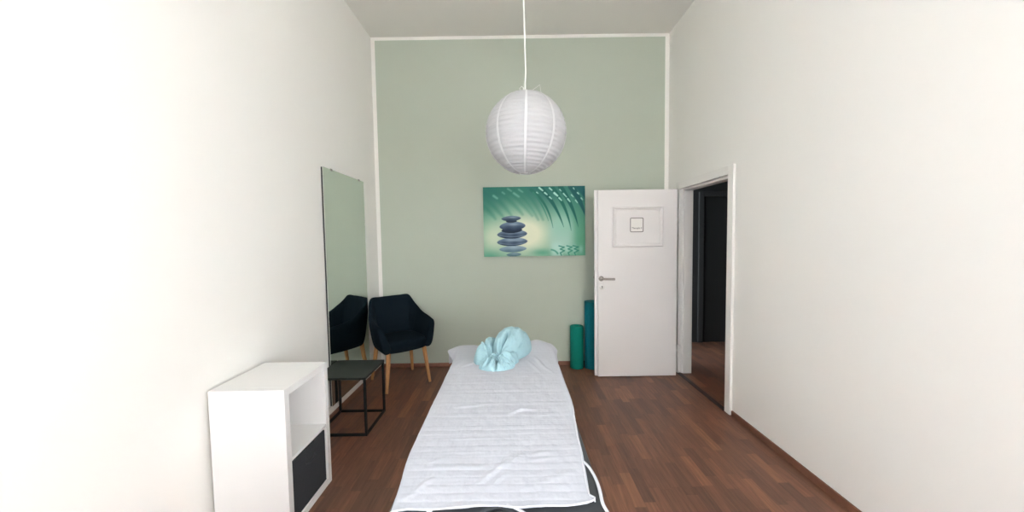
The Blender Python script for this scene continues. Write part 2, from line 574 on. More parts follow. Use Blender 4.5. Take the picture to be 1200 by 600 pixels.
# door casing with its rebated jamb
w = MB()
cx = XR - 0.022
w.box(cx, XR, DY1 - 0.008, DY1 + 0.066, 0, DZ + 0.068, 0.004)
w.box(cx, XR, DY0 - 0.066, DY0 + 0.008, 0, DZ + 0.068, 0.004)
w.box(cx, XR, DY0 + 0.008, DY1 - 0.008, DZ - 0.008, DZ + 0.068, 0.004)
w.box(XR, XR + 0.03, DY1 - 0.008, DY1, 0, DZ, 0)
for y0, y1 in ((DY1 - 0.025, DY1), (DY0, DY0 + 0.025)):
    w.box(XR + 0.03, XR + T + 0.004, y0, y1, 0, DZ, 0.003)
w.box(XR + 0.03, XR + T + 0.004, DY0 + 0.025, DY1 - 0.025, DZ - 0.025, DZ, 0.003)
struct(w.build('trim_1', M_trim))
struct(MB().box(XR - 0.03, XR + 0.012, DY0 + 0.01, DY1 - 0.01, 0.0, 0.006, 0.002).build('trim_3', mat('dark_threshold', (0.03, 0.018, 0.014), 0.5, bump=(40, 0.1, 0.001))))

# ------------------------------------------------------------------ the open door
DX0, DX1, DYF = 0.879, 1.737, 3.72
door = struct(bpy.data.objects.new('door_1', None))
COL.objects.link(door)
door.location = (DX1, DYF, 0)
dw = DX1 - DX0
w = MB()
w.box(-dw + 0.024, 0, 0.0, 0.026, 0.006, 1.987, 0.003)
w.box(-dw - 0.006, 0.0, 0.024, 0.042, 0.008, 1.99, 0.003)        # rebated rear half stands out at the lock edge
w.build('door_leaf', M_lacq, door)
# raised moulding frame around the flat field
mx0, mx1, mz0, mz1 = 1.055 - DX1, 1.586 - DX1, 1.389, 1.808
prof = [(0.0, 0.0), (0.0, -0.012), (0.006, -0.020), (0.014, -0.020), (0.021, -0.011), (0.027, -0.011), (0.033, -0.004), (0.033, 0.0)]
loops = []
for a, d in prof:
    loops.append([(mx0 + a, d, mz0 + a), (mx1 - a, d, mz0 + a), (mx1 - a, d, mz1 - a), (mx0 + a, d, mz1 - a)])
w = MB()
w.loft(loops, False, False)
w.build('panel_moulding', M_lacq, door)
# lever handle on a rosette, key rosette below it
hx, hz = 0.938 - DX1, 1.060
w = MB()
w.lathe([(0.0275, -0.0), (0.0275, -0.006), (0.025, -0.009), (0.012, -0.010)], 32, (hx, 0, hz), 'Y')
ros = w.build('handle_rosette', M_chrome, door, True)
w = MB()
w.tube(spline([(hx, -0.008, hz), (hx, -0.045, hz), (hx + 0.012, -0.057, hz), (hx + 0.06, -0.058, hz - 0.001), (hx + 0.128, -0.058, hz - 0.002)], 8), 0.0115, 14)
w.build('lever', M_chrome, ros, True, 60)
kx, kz = hx + 0.008, 0.970
w = MB()
w.lathe([(0.0255, 0.0), (0.0255, -0.006), (0.022, -0.009), (0.010, -0.0095)], 32, (kx, 0, kz), 'Y')
kr = w.build('key_rosette', mat('pale_steel', (0.68, 0.66, 0.63), 0.4, 0.7, bump=(200, 0.05, 0.0005)), door, True)
w = MB()
w.lathe([(0.0075, -0.008), (0.0075, -0.0105)], 20, (kx, 0, kz + 0.006), 'Y')
w.box(kx - 0.0035, kx + 0.0035, -0.0105, -0.008, kz - 0.014, kz + 0.004)
w.build('keyhole', M_keyhole, kr)
w = MB()
w.box(-dw - 0.007, -dw - 0.002, 0.027, 0.039, 0.96, 1.15, 0.001)
lp = w.build('lock_plate', M_chrome, door)
w = MB()
w.box(-dw - 0.017, -dw - 0.007, 0.029, 0.037, 1.06, 1.085, 0.002)
w.build('latch_bolt', M_chrome, lp)
for z in (0.255, 1.655):
    w = MB()
    w.lathe([(0.008, z - 0.004), (0.0125, z), (0.0125, z + 0.078), (0.008, z + 0.082)], 16, (0.024, 0.012, 0))
    w.box(0.0, 0.024, 0.016, 0.030, z + 0.004, z + 0.034, 0.002)
    w.box(0.024, 0.056, 0.014, 0.028, z + 0.040, z + 0.070, 0.002)
    w.build('hinge', M_trim, door, True)

# sign on the door
sx0, sx1, sz0, sz1 = 1.240, 1.381, 1.543, 1.695
sx, sz = (sx0 + sx1) / 2, (sz0 + sz1) / 2
sign = thing('door_sign', 'small square white room sign with dark rounded outline on the open door', 'sign', (sx, DYF, sz))
def rrect(hw, hh, r, y, n=6):
    out = []
    for cx_, cz_, a0 in ((hw - r, hh - r, 0), (-hw + r, hh - r, PI / 2), (-hw + r, -hh + r, PI), (hw - r, -hh + r, 1.5 * PI)):
        for k in range(n + 1):
            a = a0 + PI / 2 * k / n
            out.append((cx_ + r * math.cos(a), y, cz_ + r * math.sin(a)))
    return out
hw, hh = (sx1 - sx0) / 2, (sz1 - sz0) / 2
w = MB(); w.loft([rrect(hw, hh, 0.014, 0.0), rrect(hw, hh, 0.014, -0.003)])
w.build('plate', M_plate, sign)
w = MB(); w.loft([rrect(hw - 0.0005, hh - 0.0005, 0.014, -0.003), rrect(hw - 0.0005, hh - 0.0005, 0.014, -0.0042), rrect(hw - 0.0075, hh - 0.0075, 0.008, -0.0042), rrect(hw - 0.0075, hh - 0.0075, 0.008, -0.003)], False, False)
w.build('outline', M_ink, sign)
cu = bpy.data.curves.new('lettering', 'FONT')
cu.body = 'Therapie 4'
cu.size = 0.0245
cu.extrude = 0.0004
cu.offset = 0.0002
cu.align_x = 'CENTER'
cu.align_y = 'CENTER'
to = bpy.data.objects.new('lettering_curve', cu)
COL.objects.link(to)
bpy.context.view_layer.update()
me = bpy.data.meshes.new_from_object(to.evaluated_get(bpy.context.evaluated_depsgraph_get()))
bpy.data.objects.remove(to)
me.name = 'lettering'
me.materials.clear(); me.materials.append(M_ink)
lt = bpy.data.objects.new('lettering', me)
COL.objects.link(lt)
lt.parent = sign
lt.location = (0, -0.0036, -0.033)
lt.rotation_euler = (PI / 2, 0, 0)

# ------------------------------------------------------------------ massage table
TX0, TX1, TY0, TY1, TZ = -0.388, 0.277, 0.80, 2.60, 0.690
tcx = (TX0 + TX1) / 2
table = thing('massage_table', 'long massage table with dark grey padded top standing in the middle of the room', 'massage table', (tcx, (TY0 + TY1) / 2, 0))
hwx, hly = (TX1 - TX0) / 2, (TY1 - TY0) / 2
def ring(hx_, hy_, r, z, n=128):
    """rounded rectangle sampled by angle round the face hole so that loops match"""
    hc = Vector((FHX, FHY))
    pts = []
    for k in range(n):
        a = 2 * PI * k / n
        d = Vector((math.cos(a), math.sin(a)))
        lo, hi = 0.0, 4.0
        for _ in range(40):
            m_ = (lo + hi) / 2
            q = hc + d * m_
            ax, ay = abs(q.x) - (hx_ - r), abs(q.y) - (hy_ - r)
            dist = math.hypot(max(ax, 0), max(ay, 0)) + min(max(ax, ay), 0) - r
            if dist > 0: hi = m_
            else: lo = m_
        q = hc + d * lo
        pts.append((q.x, q.y, z))
    return pts
FHX, FHY = -0.055 - tcx, 0.945 - (TY0 + TY1) / 2
def oval(a, b, z, n=128):
    return [(FHX + a * math.cos(2 * PI * k / n), FHY + b * math.sin(2 * PI * k / n), z) for k in range(n)]
pz0, pz1 = 0.615, TZ
loops = [oval(0.068, 0.088, pz0), oval(0.068, 0.088, pz1 - 0.014), oval(0.071, 0.091, pz1 - 0.004), oval(0.082, 0.102, pz1)]
loops += [ring(hwx - 0.022, hly - 0.022, 0.07, pz1), ring(hwx - 0.008, hly - 0.008, 0.08, pz1 - 0.006), ring(hwx, hly, 0.085, pz1 - 0.022), ring(hwx, hly, 0.085, pz0 + 0.012), ring(hwx - 0.01, hly - 0.01, 0.08, pz0)]
w = MB(); w.loft(loops + [loops[0]], False, False)
w.build('padded_top', M_vinyl, table, True, 70)
w = MB(); w.loft([oval(0.066, 0.086, pz0 + 0.002), oval(0.066, 0.086, pz0 + 0.006)])
w.build('hole_lining', M_hole, table)
w = MB()
w.loft([oval(0.030, 0.070, pz0 + 0.008), oval(0.038, 0.080, pz0 + 0.02), oval(0.040, 0.083, pz1 - 0.02), oval(0.034, 0.078, pz1 - 0.002), oval(0.016, 0.055, pz1 + 0.005)])
w.build('face_hole_plug', M_vinyl, table, True, 70)
w = MB()
for s in (-1, 1):
    w.box(s * (hwx - 0.04) - 0.012, s * (hwx - 0.04) + 0.012, -hly + 0.06, hly - 0.06, 0.555, 0.615, 0.003)
    w.box(-hwx + 0.052, hwx - 0.052, s * (hly - 0.09) - 0.012, s * (hly - 0.09) + 0.012, 0.555, 0.615, 0.003)
w.box(-hwx + 0.052, hwx - 0.052, -0.016, 0.016, 0.555, 0.612, 0.003)
w.build('frame', mat('dark_beech', (0.10, 0.055, 0.03), 0.5, bump=(60, 0.1, 0.001)), table)
for s in (-1, 1):
    for t in (-1, 1):
        w = MB()
        w.tube([(s * (hwx - 0.075), t * (hly - 0.16), 0.60), (s * (hwx - 0.075), t * (hly - 0.06), 0.03)], 0.019, 14)
        lg = w.build('leg', M_oak, table, True, 50)
        w = MB()
        w.lathe([(0.020, 0.0), (0.024, 0.006), (0.024, 0.028), (0.019, 0.036)], 20, (s * (hwx - 0.075), t * (hly - 0.06), 0))
        w.build('rubber_foot', M_black, lg, True)

# fitted terry cover on the table
left_tab = [(1.0, -0.365), (1.09, -0.372), (1.17, -0.379), (1.30, -0.391), (1.4, -0.394), (2.7, -0.394)]
right_tab = [(1.0, 0.236), (1.03, 0.240), (1.048, 0.240), (1.06, 0.228), (1.10, 0.230), (1.21, 0.238), (1.27, 0.244), (1.40, 0.252), (1.53, 0.262), (1.68, 0.277), (1.75, 0.280), (2.7, 0.280)]
hem_tab = [(-0.365, 0.998), (-0.349, 1.007), (-0.32, 1.013), (-0.272, 1.012), (-0.164, 1.017), (-0.108, 1.023), (-0.049, 1.025), (-0.011, 1.017), (0.019, 1.013), (0.091, 1.019), (0.163, 1.021), (0.216, 1.030), (0.24, 1.042)]
ridges = []      # (x, y, angle, length, width, height)
def px(pxx, pyy, z):
    d = _f * F_PX + _r * (pxx - 600) - _u * (pyy - 300)
    t = (z - 1.5) / d.z
    return d.x * t, d.y * t
random.seed(11)
for (a, b, ang, ln, wd, h) in [
        (545, 477, 0.1, 0.05, 0.012, 0.006), (560, 475, 0.3, 0.04, 0.010, 0.005), (606, 482, 0.6, 0.05, 0.012, 0.008), (616, 480, 0.1, 0.05, 0.010, 0.007),
        (634, 487, 0.2, 0.03, 0.010, 0.004), (636, 531, 0.1, 0.05, 0.012, 0.006), (634, 538, 0.1, 0.05, 0.010, 0.006), (600, 541, 0.9, 0.06, 0.014, 0.006),
        (588, 545, 0.9, 0.07, 0.014, 0.006), (575, 556, 0.9, 0.06, 0.014, 0.006), (584, 562, 1.0, 0.05, 0.012, 0.005), (494, 571, 0.9, 0.045, 0.012, 0.008),
        (500, 565, 0.8, 0.03, 0.010, 0.006), (487, 579, 0.7, 0.03, 0.010, 0.005), (512, 540, 0.5, 0.05, 0.012, 0.004), (560, 440, 0.05, 0.06, 0.012, 0.004),
        (615, 441, 0.05, 0.05, 0.012, 0.005), (548, 428, 0.9, 0.06, 0.014, 0.007), (535, 426, 1.2, 0.07, 0.014, 0.008), (632, 425, 1.8, 0.10, 0.014, 0.010),
        (626, 430, 1.9, 0.10, 0.012, 0.007), (640, 432, 2.0, 0.10, 0.012, 0.006), (650, 560, 0.4, 0.08, 0.02, 0.004), (540, 548, 0.02, 0.18, 0.012, 0.003),
        (545, 530, 0.02, 0.15, 0.010, 0.003), (560, 514, 0.02, 0.15, 0.010, 0.0025)]:
    x_, y_ = px(a, b, 0.70)
    ridges.append((x_, y_, ang, ln * 0.8, wd * 0.72, h * (0.62 if b > 520 else 0.95)))
NU, NV = 150, 300
side_l = 9                                # extra columns that hang over each edge
verts, faces = [], []
def cover_z(x, y):
    z = 0.0
    for rx, ry, ang, ln, wd, h in ridges:
        dx, dy = x - rx, y - ry
        if abs(dx) > 0.3 or abs(dy) > 0.3: continue
        a_ = dx * math.cos(ang) + dy * math.sin(ang)
        b_ = -dx * math.sin(ang) + dy * math.cos(ang)
        z += h * math.exp(-(a_ / ln) ** 2 - (b_ / wd) ** 2)
    z += 0.0022 * noise.noise(Vector((x * 9, y * 7, 1.3))) + 0.0014 * noise.noise(Vector((x * 26, y * 18, 4.1))) + 0.0007 * noise.noise(Vector((x * 60, y * 45, 2.1)))
    z += 0.0004 * math.sin(y * 2 * PI / 0.052)
    # rise over the head cushion at the far right corner
    z += 0.040 * math.exp(-((x - 0.175) / 0.085) ** 2 - ((y - 2.60) / 0.12) ** 2)
    z += 0.008 * math.exp(-((x + 0.33) / 0.10) ** 2 - ((y - 2.58) / 0.10) ** 2)
    return z
base_z = TZ + 0.0065
YEND = TY1 + 0.006
for j in range(NV + 1):
    v = j / NV
    for i in range(-side_l, NU + side_l + 1):
        u = min(1, max(0, i / NU))
        y_top = hem = None
        xl_h = -0.365
        # near edge follows the hem, far edge runs over the end of the table
        y0 = interp(hem_tab, -0.365 + u * 0.605)
        VT = 0.93
        if v <= VT:
            y = y0 + (YEND - y0) * (v / VT)
            drop = 0.0
        else:
            drop = (v - VT) / (1 - VT) * 0.11
            y = YEND + 0.010 * math.sin(min(1, drop / 0.03) * PI / 2) + 0.014 * math.sin(u * 17) * (drop / 0.11) + 0.02 * drop / 0.11
        xl, xr = interp(left_tab, y), interp(right_tab, y)
        x = xl + (xr - xl) * u
        z = base_z + cover_z(x, min(y, YEND))
        if drop:
            z -= drop * (1 if drop > 0.02 else drop / 0.02 * 0.6 + 0.4)
        ext = -i if i < 0 else (i - NU if i > NU else 0)
        if ext:
            s = -1 if i < 0 else 1
            e = ext / side_l
            if s < 0:
                hang, flare = 0.075 * sm(0.98, 1.25, y), 0.012 + 0.010 * math.sin(y * 16)
                far = sm(2.44, 2.60, y)
            else:
                hang, flare = 0.060 * sm(1.50, 1.75, y), 0.006 + 0.004 * math.sin(y * 19)
                far = sm(2.42, 2.60, y)
            # at the far corners the cover sticks out in stiff ears
            if s < 0:
                fl = flare * (1 - far) + 0.088 * far
                hg = hang * (1 - far) + 0.035 * far
            else:
                fl = flare * (1 - far) + 0.040 * far + 0.014 * math.exp(-((y - 2.44) / 0.06) ** 2)
                hg = hang * (1 - far) + 0.045 * far
            fl *= sm(1.0, 1.2, y) if s < 0 else sm(1.45, 1.7, y)
            bend = math.sin(e * PI / 2)
            x += s * (0.004 * bend * sm(1.0, 1.2, y) + fl * e)
            z -= hg * (e ** 1.25)
            if hg < 1e-4 and s > 0:
                z -= 0.004 * e
        # the near right corner is folded and sticks out past the edge
        verts.append((x, y, z))
ncol = NU + 2 * side_l + 1
for j in range(NV):
    for i in range(ncol - 1):
        faces.append((j * ncol + i, j * ncol + i + 1, (j + 1) * ncol + i + 1, (j + 1) * ncol + i))
cover = thing('table_cover', 'white terry cloth cover with bound hem spread over the massage table', 'cover', (0, 0, 0))
cv = obj('cloth', verts, faces, M_towel, cover, True)
md = cv.modifiers.new('thickness', 'SOLIDIFY')
md.thickness = 0.004
md.offset = 1.0
# bound hem along the near edge, ending in a loose folded corner at the right
hz_ = base_z + 0.004
hem_pts = [(x, interp(hem_tab, x) - 0.001, hz_ + 0.001 + 0.002 * math.sin(x * 31)) for x in np.linspace(-0.368, 0.215, 40)]
hem_pts += [(0.228, 1.033, hz_ + 0.001), (0.240, 1.040, hz_ + 0.001), (0.243, 1.047, hz_ + 0.001), (0.237, 1.054, hz_), (0.230, 1.060, hz_)]
w = MB(); w.tube(hem_pts, 0.0030, 10)
w.build('hem_binding', M_piping, cover, True, 80)
edge_r = [(interp(right_tab, y) + 0.001, y, base_z + 0.003 - 0.004 * sm(1.5, 1.66, y)) for y in np.linspace(1.065, 1.66, 30)]
w = MB(); w.tube(edge_r, 0.0028, 8)
w.build('side_binding', M_piping, cover, True, 80)
sz = TZ + 0.003
w = MB(); w.tube(spline([(0.233, 1.265, sz - 0.001), (0.247, 1.228, sz + 0.003), (0.2590, 1.198, sz + 0.003), (0.2680, 1.150, sz + 0.001), (0.2690, 1.095, sz), (0.2640, 1.035, sz), (0.272, 0.99, sz - 0.004), (0.281, 0.95, sz - 0.03)], 8), 0.005, 10, flat=(0.011, 0.004))
w.build('elastic_strap', M_piping, cover, True, 80)
w = MB(); w.tube(spline([(-0.025, 1.030, sz + 0.005), (-0.005, 1.016, sz + 0.006), (0.022, 1.001, sz + 0.003), (0.046, 0.978, sz + 0.002), (0.065, 0.945, sz + 0.002), (0.075, 0.88, sz + 0.002), (0.080, 0.815, sz - 0.004), (0.080, 0.798, sz - 0.025)], 8), 0.005, 10, flat=(0.011, 0.004))
w.build('elastic_strap', M_piping, cover, True, 80)
w = MB(); w.tube(spline([(-0.252, 1.020, sz + 0.005), (-0.256, 1.006, sz + 0.004), (-0.266, 0.985, sz + 0.002), (-0.285, 0.93, sz + 0.002), (-0.29, 0.85, sz + 0.001), (-0.287, 0.812, sz - 0.004), (-0.287, 0.797, sz - 0.025)], 8), 0.005, 10, flat=(0.016, 0.004))
w.build('elastic_strap', M_piping, cover, True, 80)

# ------------------------------------------------------------------ aqua drawstring bag lying on the cover
bag = thing('drawstring_bag', 'aqua cotton drawstring bag gathered at its mouth lying on the white table cover', 'bag', (-0.065, 2.30, base_z + 0.006))
BX, BY = -0.065, 2.30
LOBES = [  # centre x, y, long axis direction, half length, half width, height
    (-0.016, 2.405, (0.52, 0.854), 0.212, 0.110, 0.186),
    (-0.160, 2.340, (0.42, 0.907), 0.155, 0.080, 0.128),
    (-0.105, 2.165, (1.0, 0.10), 0.112, 0.078, 0.056),
    (-0.040, 2.230, (0.75, 0.66), 0.085, 0.055, 0.080)]
GX_, GY_ = -0.108, 2.195
CREASES = [([(-0.100, 2.205), (-0.066, 2.265), (-0.042, 2.31), (-0.032, 2.35)], 0.0085, 0.050),
           ([(-0.112, 2.215), (-0.140, 2.285), (-0.128, 2.345), (-0.105, 2.43), (-0.07, 2.56)], 0.009, 0.050),
           ([(-0.100, 2.20), (-0.03, 2.235), (0.02, 2.29), (0.045, 2.34)], 0.008, 0.020),
           ([(-0.12, 2.205), (-0.16, 2.235), (-0.20, 2.25), (-0.24, 2.26)], 0.009, 0.030),
           ([(-0.12, 2.19), (-0.16, 2.185), (-0.21, 2.18)], 0.007, 0.018),
           ([(-0.12, 2.18), (-0.15, 2.14), (-0.19, 2.11)], 0.0065, 0.018),
           ([(-0.105, 2.175), (-0.105, 2.13), (-0.11, 2.08)], 0.006, 0.020),
           ([(-0.09, 2.18), (-0.065, 2.14), (-0.05, 2.10)], 0.006, 0.016),
           ([(-0.08, 2.19), (-0.035, 2.175), (0.0, 2.15)], 0.007, 0.020),
           ([(0.03, 2.33), (0.065, 2.42), (0.07, 2.52)], 0.018, 0.014),
           ([(0.00, 2.36), (0.02, 2.44), (0.00, 2.52)], 0.016, 0.010),
           ([(-0.17, 2.26), (-0.195, 2.33), (-0.19, 2.42)], 0.008, 0.022),
           ([(-0.215, 2.29), (-0.225, 2.35), (-0.21, 2.40)], 0.007, 0.012)]
def seg_d(x, y, pts):
    best = 9.0
    for k in range(len(pts) - 1):
        (x0, y0), (x1, y1) = pts[k], pts[k + 1]
        ux, uy = x1 - x0, y1 - y0
        t = max(0.0, min(1.0, ((x - x0) * ux + (y - y0) * uy) / (ux * ux + uy * uy)))
        best = min(best, math.hypot(x - x0 - t * ux, y - y0 - t * uy))
    return best
def sack_h(x, y):
    acc = 0.0
    for cx_, cy_, (ax_, ay_), a_, b_, H_ in LOBES:
        n_ = math.hypot(ax_, ay_)
        ax_, ay_ = ax_ / n_, ay_ / n_
        p_, q_ = (x - cx_) * ax_ + (y - cy_) * ay_, -(x - cx_) * ay_ + (y - cy_) * ax_
        d_ = (p_ / a_) ** 2 + (q_ / b_) ** 2
        if d_ < 1:
            acc += (H_ * math.sqrt(1 - d_)) ** 7
    return acc ** (1 / 7)
NPHI, NT_ = 240, 84
vs, fs = [], []
for i in range(NPHI):
    ph = 2 * PI * i / NPHI
    c_, s_ = math.cos(ph), math.sin(ph)
    lo_, hi_ = 0.02, 0.6
    for _ in range(34):
        m_ = (lo_ + hi_) / 2
        if sack_h(GX_ + c_ * m_, GY_ + s_ * m_) > 0: lo_ = m_
        else: hi_ = m_
    R0 = lo_
    for j in range(NT_ + 1):
        t = math.sin(PI / 2 * j / NT_) if j < NT_ else 1.0
        r = R0 * t
        x, y = GX_ + c_ * r, GY_ + s_ * r
        h = sack_h(x, y) if j < NT_ else 0.0
        damp = min(1.0, h / 0.03)
        for pts, wd, dep in CREASES:
            h -= dep * damp * math.exp(-(seg_d(x, y, pts) / wd) ** 2)
        ple = math.sin(10 * ph + 1.5 * math.sin(3 * ph + 1)) + 0.5 * math.sin(29 * ph + 2 * math.sin(2 * ph))
        h += damp * 0.0125 * ple * math.exp(-((r - 0.045) / 0.045) ** 2)
        h -= damp * 0.020 * math.exp(-(r / 0.018) ** 2)
        v_ = Vector((x * 24, y * 24, 0.3))
        h += damp * (0.006 * noise.noise(v_) + 0.005 * (1 - 2 * abs(noise.noise(v_ * 1.7 + Vector((3, 1, 7)))))) * sm(0.02, 0.12, r)
        # the rim is slightly gathered and tucked under
        k_ = 1 + 0.012 * math.sin(ph * 17 + 2 * math.sin(ph * 4)) * t
        h = max(h, 0.0)
        vs.append((GX_ + c_ * r * k_ - BX, GY_ + s_ * r * k_ - BY, h))
M1 = NT_ + 1
for i in range(NPHI):
    a_, b_ = i * M1, ((i + 1) % NPHI) * M1
    for j in range(NT_):
        fs.append((a_ + j, b_ + j, b_ + j + 1, a_ + j + 1))
vs.append((GX_ - BX, GY_ - BY, 0.0))
for i in range(NPHI):
    fs.append((i * M1 + NT_, ((i + 1) % NPHI) * M1 + NT_, len(vs) - 1))
obj('sack', vs, fs, M_aqua, bag, True)
# frilled mouth: a small pleated rosette around the cinched cord
rs = []
fs = []
NR, NP = 7, 120
mc = Vector((GX_ - BX + 0.004, GY_ - BY - 0.008, 0.052))
ax = Vector((0.10, -0.72, 0.66)).normalized()
e1 = ax.cross(Vector((0, 0, 1))).normalized()
e2 = e1.cross(ax)
for j in range(NR):
    t = j / (NR - 1)
    for i in range(NP):
        ph = 2 * PI * i / NP
        fr = math.sin(ph * 9 + 0.8 * math.sin(ph * 3))
        r = 0.006 + 0.027 * t * (1 + 0.18 * math.sin(ph * 2 + 1)) + 0.004 * t * math.sin(ph * 5)
        h = 0.008 + 0.007 * math.sin(t * PI * 0.9) + fr * 0.008 * t
        rs.append(mc + e1 * math.cos(ph) * r + e2 * math.sin(ph) * r + ax * h)
for j in range(NR - 1):
    for i in range(NP):
        fs.append((j * NP + i, j * NP + (i + 1) % NP, (j + 1) * NP + (i + 1) % NP, (j + 1) * NP + i))
fr = obj('gathered_frill', rs, fs, M_aqua, bag, True)
md = fr.modifiers.new('thickness', 'SOLIDIFY')
md.thickness = 0.003
w = MB()
w.tube([mc + ax * 0.010 + e1 * math.cos(a) * 0.011 + e2 * math.sin(a) * 0.011 for a in np.linspace(0, 2 * PI, 24)], 0.0028, 8)
w.build('drawstring', M_aqua2, bag, True, 80)

# ------------------------------------------------------------------ paper lantern
LR, LC = 0.2555, Vector((0.100, 2.30, 2.165))
lamp = thing('pendant_lamp', 'round white ribbed paper lantern hanging on a white cord from the ceiling', 'lamp', (LC.x, LC.y, LC.z))
tilt = Matrix.Rotation(math.radians(2.0), 4, 'Y')
NRIB, SUB, NPH = 25, 4, 120
vs, fs, idx = [], [], []
th0, th1 = 0.22, PI - 0.13
rows = NRIB * SUB
random.seed(5)
jit = [random.uniform(-0.25, 0.25) for _ in range(NRIB + 1)]
SEAMS = 9
for j in range(rows + 1):
    k = j / SUB
    kk = int(k)
    th = th0 + (th1 - th0) * (k + jit[min(kk, NRIB)] * 0 + 0.0) / NRIB
    sag = abs(math.sin(k * PI))
    for i in range(NPH):
        ph = 2 * PI * i / NPH
        r = LR * (1 - 0.030 * sag * (0.75 + 0.5 * noise.noise(Vector((math.cos(ph) * 3, math.sin(ph) * 3, k * 0.9)))))
        r *= 1 + 0.006 * noise.noise(Vector((math.cos(ph) * 1.6, math.sin(ph) * 1.6, th * 2)))
        t2 = th + 0.016 * math.sin(ph + 0.7) + 0.010 * noise.noise(Vector((math.cos(ph) * 2, math.sin(ph) * 2, kk * 1.7)))
        p = Vector((r * math.sin(t2) * math.cos(ph), r * math.sin(t2) * math.sin(ph), r * math.cos(t2)))
        vs.append(tilt @ p)
for j in range(rows):
    for i in range(NPH):
        fs.append((j * NPH + i, j * NPH + (i + 1) % NPH, (j + 1) * NPH + (i + 1) % NPH, (j + 1) * NPH + i))
        idx.append(0)
shade = obj('paper_shade', vs, fs, M_paper, lamp, True)
for q in range(SEAMS):
    ph = -PI / 2 - 0.045 + 2 * PI * q / SEAMS
    pts = []
    for j in range(60):
        th = th0 + (th1 - th0) * j / 59
        pts.append(tilt @ Vector(((LR + 0.0005) * math.sin(th) * math.cos(ph), (LR + 0.0005) * math.sin(th) * math.sin(ph), (LR + 0.0005) * math.cos(th))))
    w = MB()
    n_ = []
    lo_, hi_ = [], []
    for p in pts:
        d = p.normalized()
        s_ = d.cross(tilt.to_3x3() @ Vector((0, 0, 1))).normalized()
        wdt = 0.0080 * (0.35 + 0.65 * math.hypot(d.x, d.y))
        n_ += [p - s_ * wdt, p + s_ * wdt, p + s_ * wdt + d * 0.0012, p - s_ * wdt + d * 0.0012]
    w.loft([n_[4 * a:4 * a + 4] for a in range(60)])
    w.build('paper_seam', M_seam, lamp)
topz = LR * math.cos(th0)
for th in (th0, th1):
    rr, zz = LR * math.sin(th), LR * math.cos(th)
    w = MB()
    w.tube([tilt @ Vector((rr * math.cos(a), rr * math.sin(a), zz)) for a in np.linspace(0, 2 * PI, 40)], 0.0022, 8)
    w.build('end_ring', M_wire, lamp, True, 80)
w = MB()        # bent wire spreader that pokes out of the top
tw = lambda x, y, z: tilt @ Vector((x, y, z))
w.tube([tw(0.012, -0.03, topz - 0.004), tw(0.080, -0.03, topz + 0.046), tw(0.094, -0.03, topz - 0.03), tw(0.085, -0.02, 0.1), tw(0.07, -0.02, -0.05), tw(0.05, 0, -LR * 0.975)], 0.0016, 8)
w.tube([tw(-0.022, 0, topz - 0.05), tw(-0.046, -0.03, topz + 0.022), tw(-0.034, -0.03, topz + 0.034), tw(-0.022, -0.03, topz + 0.024), tw(-0.006, 0, topz - 0.04)], 0.0030, 8)
w.tube([tw(-0.05, 0, topz - 0.012), tw(0.05, 0, topz - 0.012)], 0.0018, 8)
w.build('wire_spreader', M_wire, lamp, True, 60)
w = MB()
w.lathe([(0.016, 0.06), (0.020, 0.075), (0.020, 0.125), (0.012, 0.14), (0.006, 0.15)], 20, (0, 0, 0))
w.build('bulb_holder', M_cord, lamp, True)
w = MB()
w.lathe([(0.010, 0.06), (0.014, 0.05), (0.030, 0.01), (0.032, -0.01), (0.024, -0.035), (0.008, -0.046)], 24, (0, 0, 0))
w.build('bulb', mat('opal_bulb', (0.85, 0.85, 0.82), 0.3, bump=(20, 0.02, 0.0005)), lamp, True, 60)
w = MB()
ctop = ZC - LC.z
w.tube(spline([(0.0, 0, 0.148), (0.000, 0, 0.30), (0.004, 0, 0.40), (0.000, 0, 0.60), (-0.004, 0, 0.9), (-0.006, 0, ctop - 0.04)], 8), 0.0042, 10)
w.build('cord', M_cord, lamp, True, 80)
w = MB()
w.lathe([(0.012, ctop - 0.07), (0.035, ctop - 0.06), (0.045, ctop - 0.01), (0.045, ctop - 0.001)], 32, (-0.006, 0, 0))
w.build('ceiling_rose', M_cord, lamp, True)

# ------------------------------------------------------------------ armchair
chair = thing('armchair', 'dark navy upholstered armchair with oak legs in the corner by the mirror', 'chair', (-1.205, 3.705, 0), math.radians(38.5))
def arm_path(s):
    """s 0..1 from the left arm front round the back to the right arm front -> plan at seat level, plan at rim level, rim height"""
    pts_low = [(-0.250, -0.235), (-0.252, -0.10), (-0.248, 0.04), (-0.232, 0.13), (-0.205, 0.185), (-0.10, 0.215), (0, 0.220), (0.10, 0.215), (0.205, 0.185), (0.232, 0.13), (0.248, 0.04), (0.252, -0.10), (0.250, -0.235)]
    pts_hi = [(-0.305, -0.215), (-0.314, -0.09), (-0.300, 0.045), (-0.268, 0.15), (-0.222, 0.252), (-0.11, 0.285), (0, 0.290), (0.11, 0.285), (0.222, 0.252), (0.268, 0.15), (0.300, 0.045), (0.314, -0.09), (0.305, -0.215)]
    hs = [0.650, 0.668, 0.700, 0.775, 0.868, 0.872, 0.872, 0.872, 0.868, 0.775, 0.700, 0.668, 0.650]
    return pts_low, pts_hi, hs
pl, ph_, hs = arm_path(0)
n_s = 8
low = spline([(a, b, 0) for a, b in pl], n_s)
hi = spline([(a, b, h) for (a, b), h in zip(ph_, hs)], n_s)
loops = []
TH = 0.052
cnt = len(low)
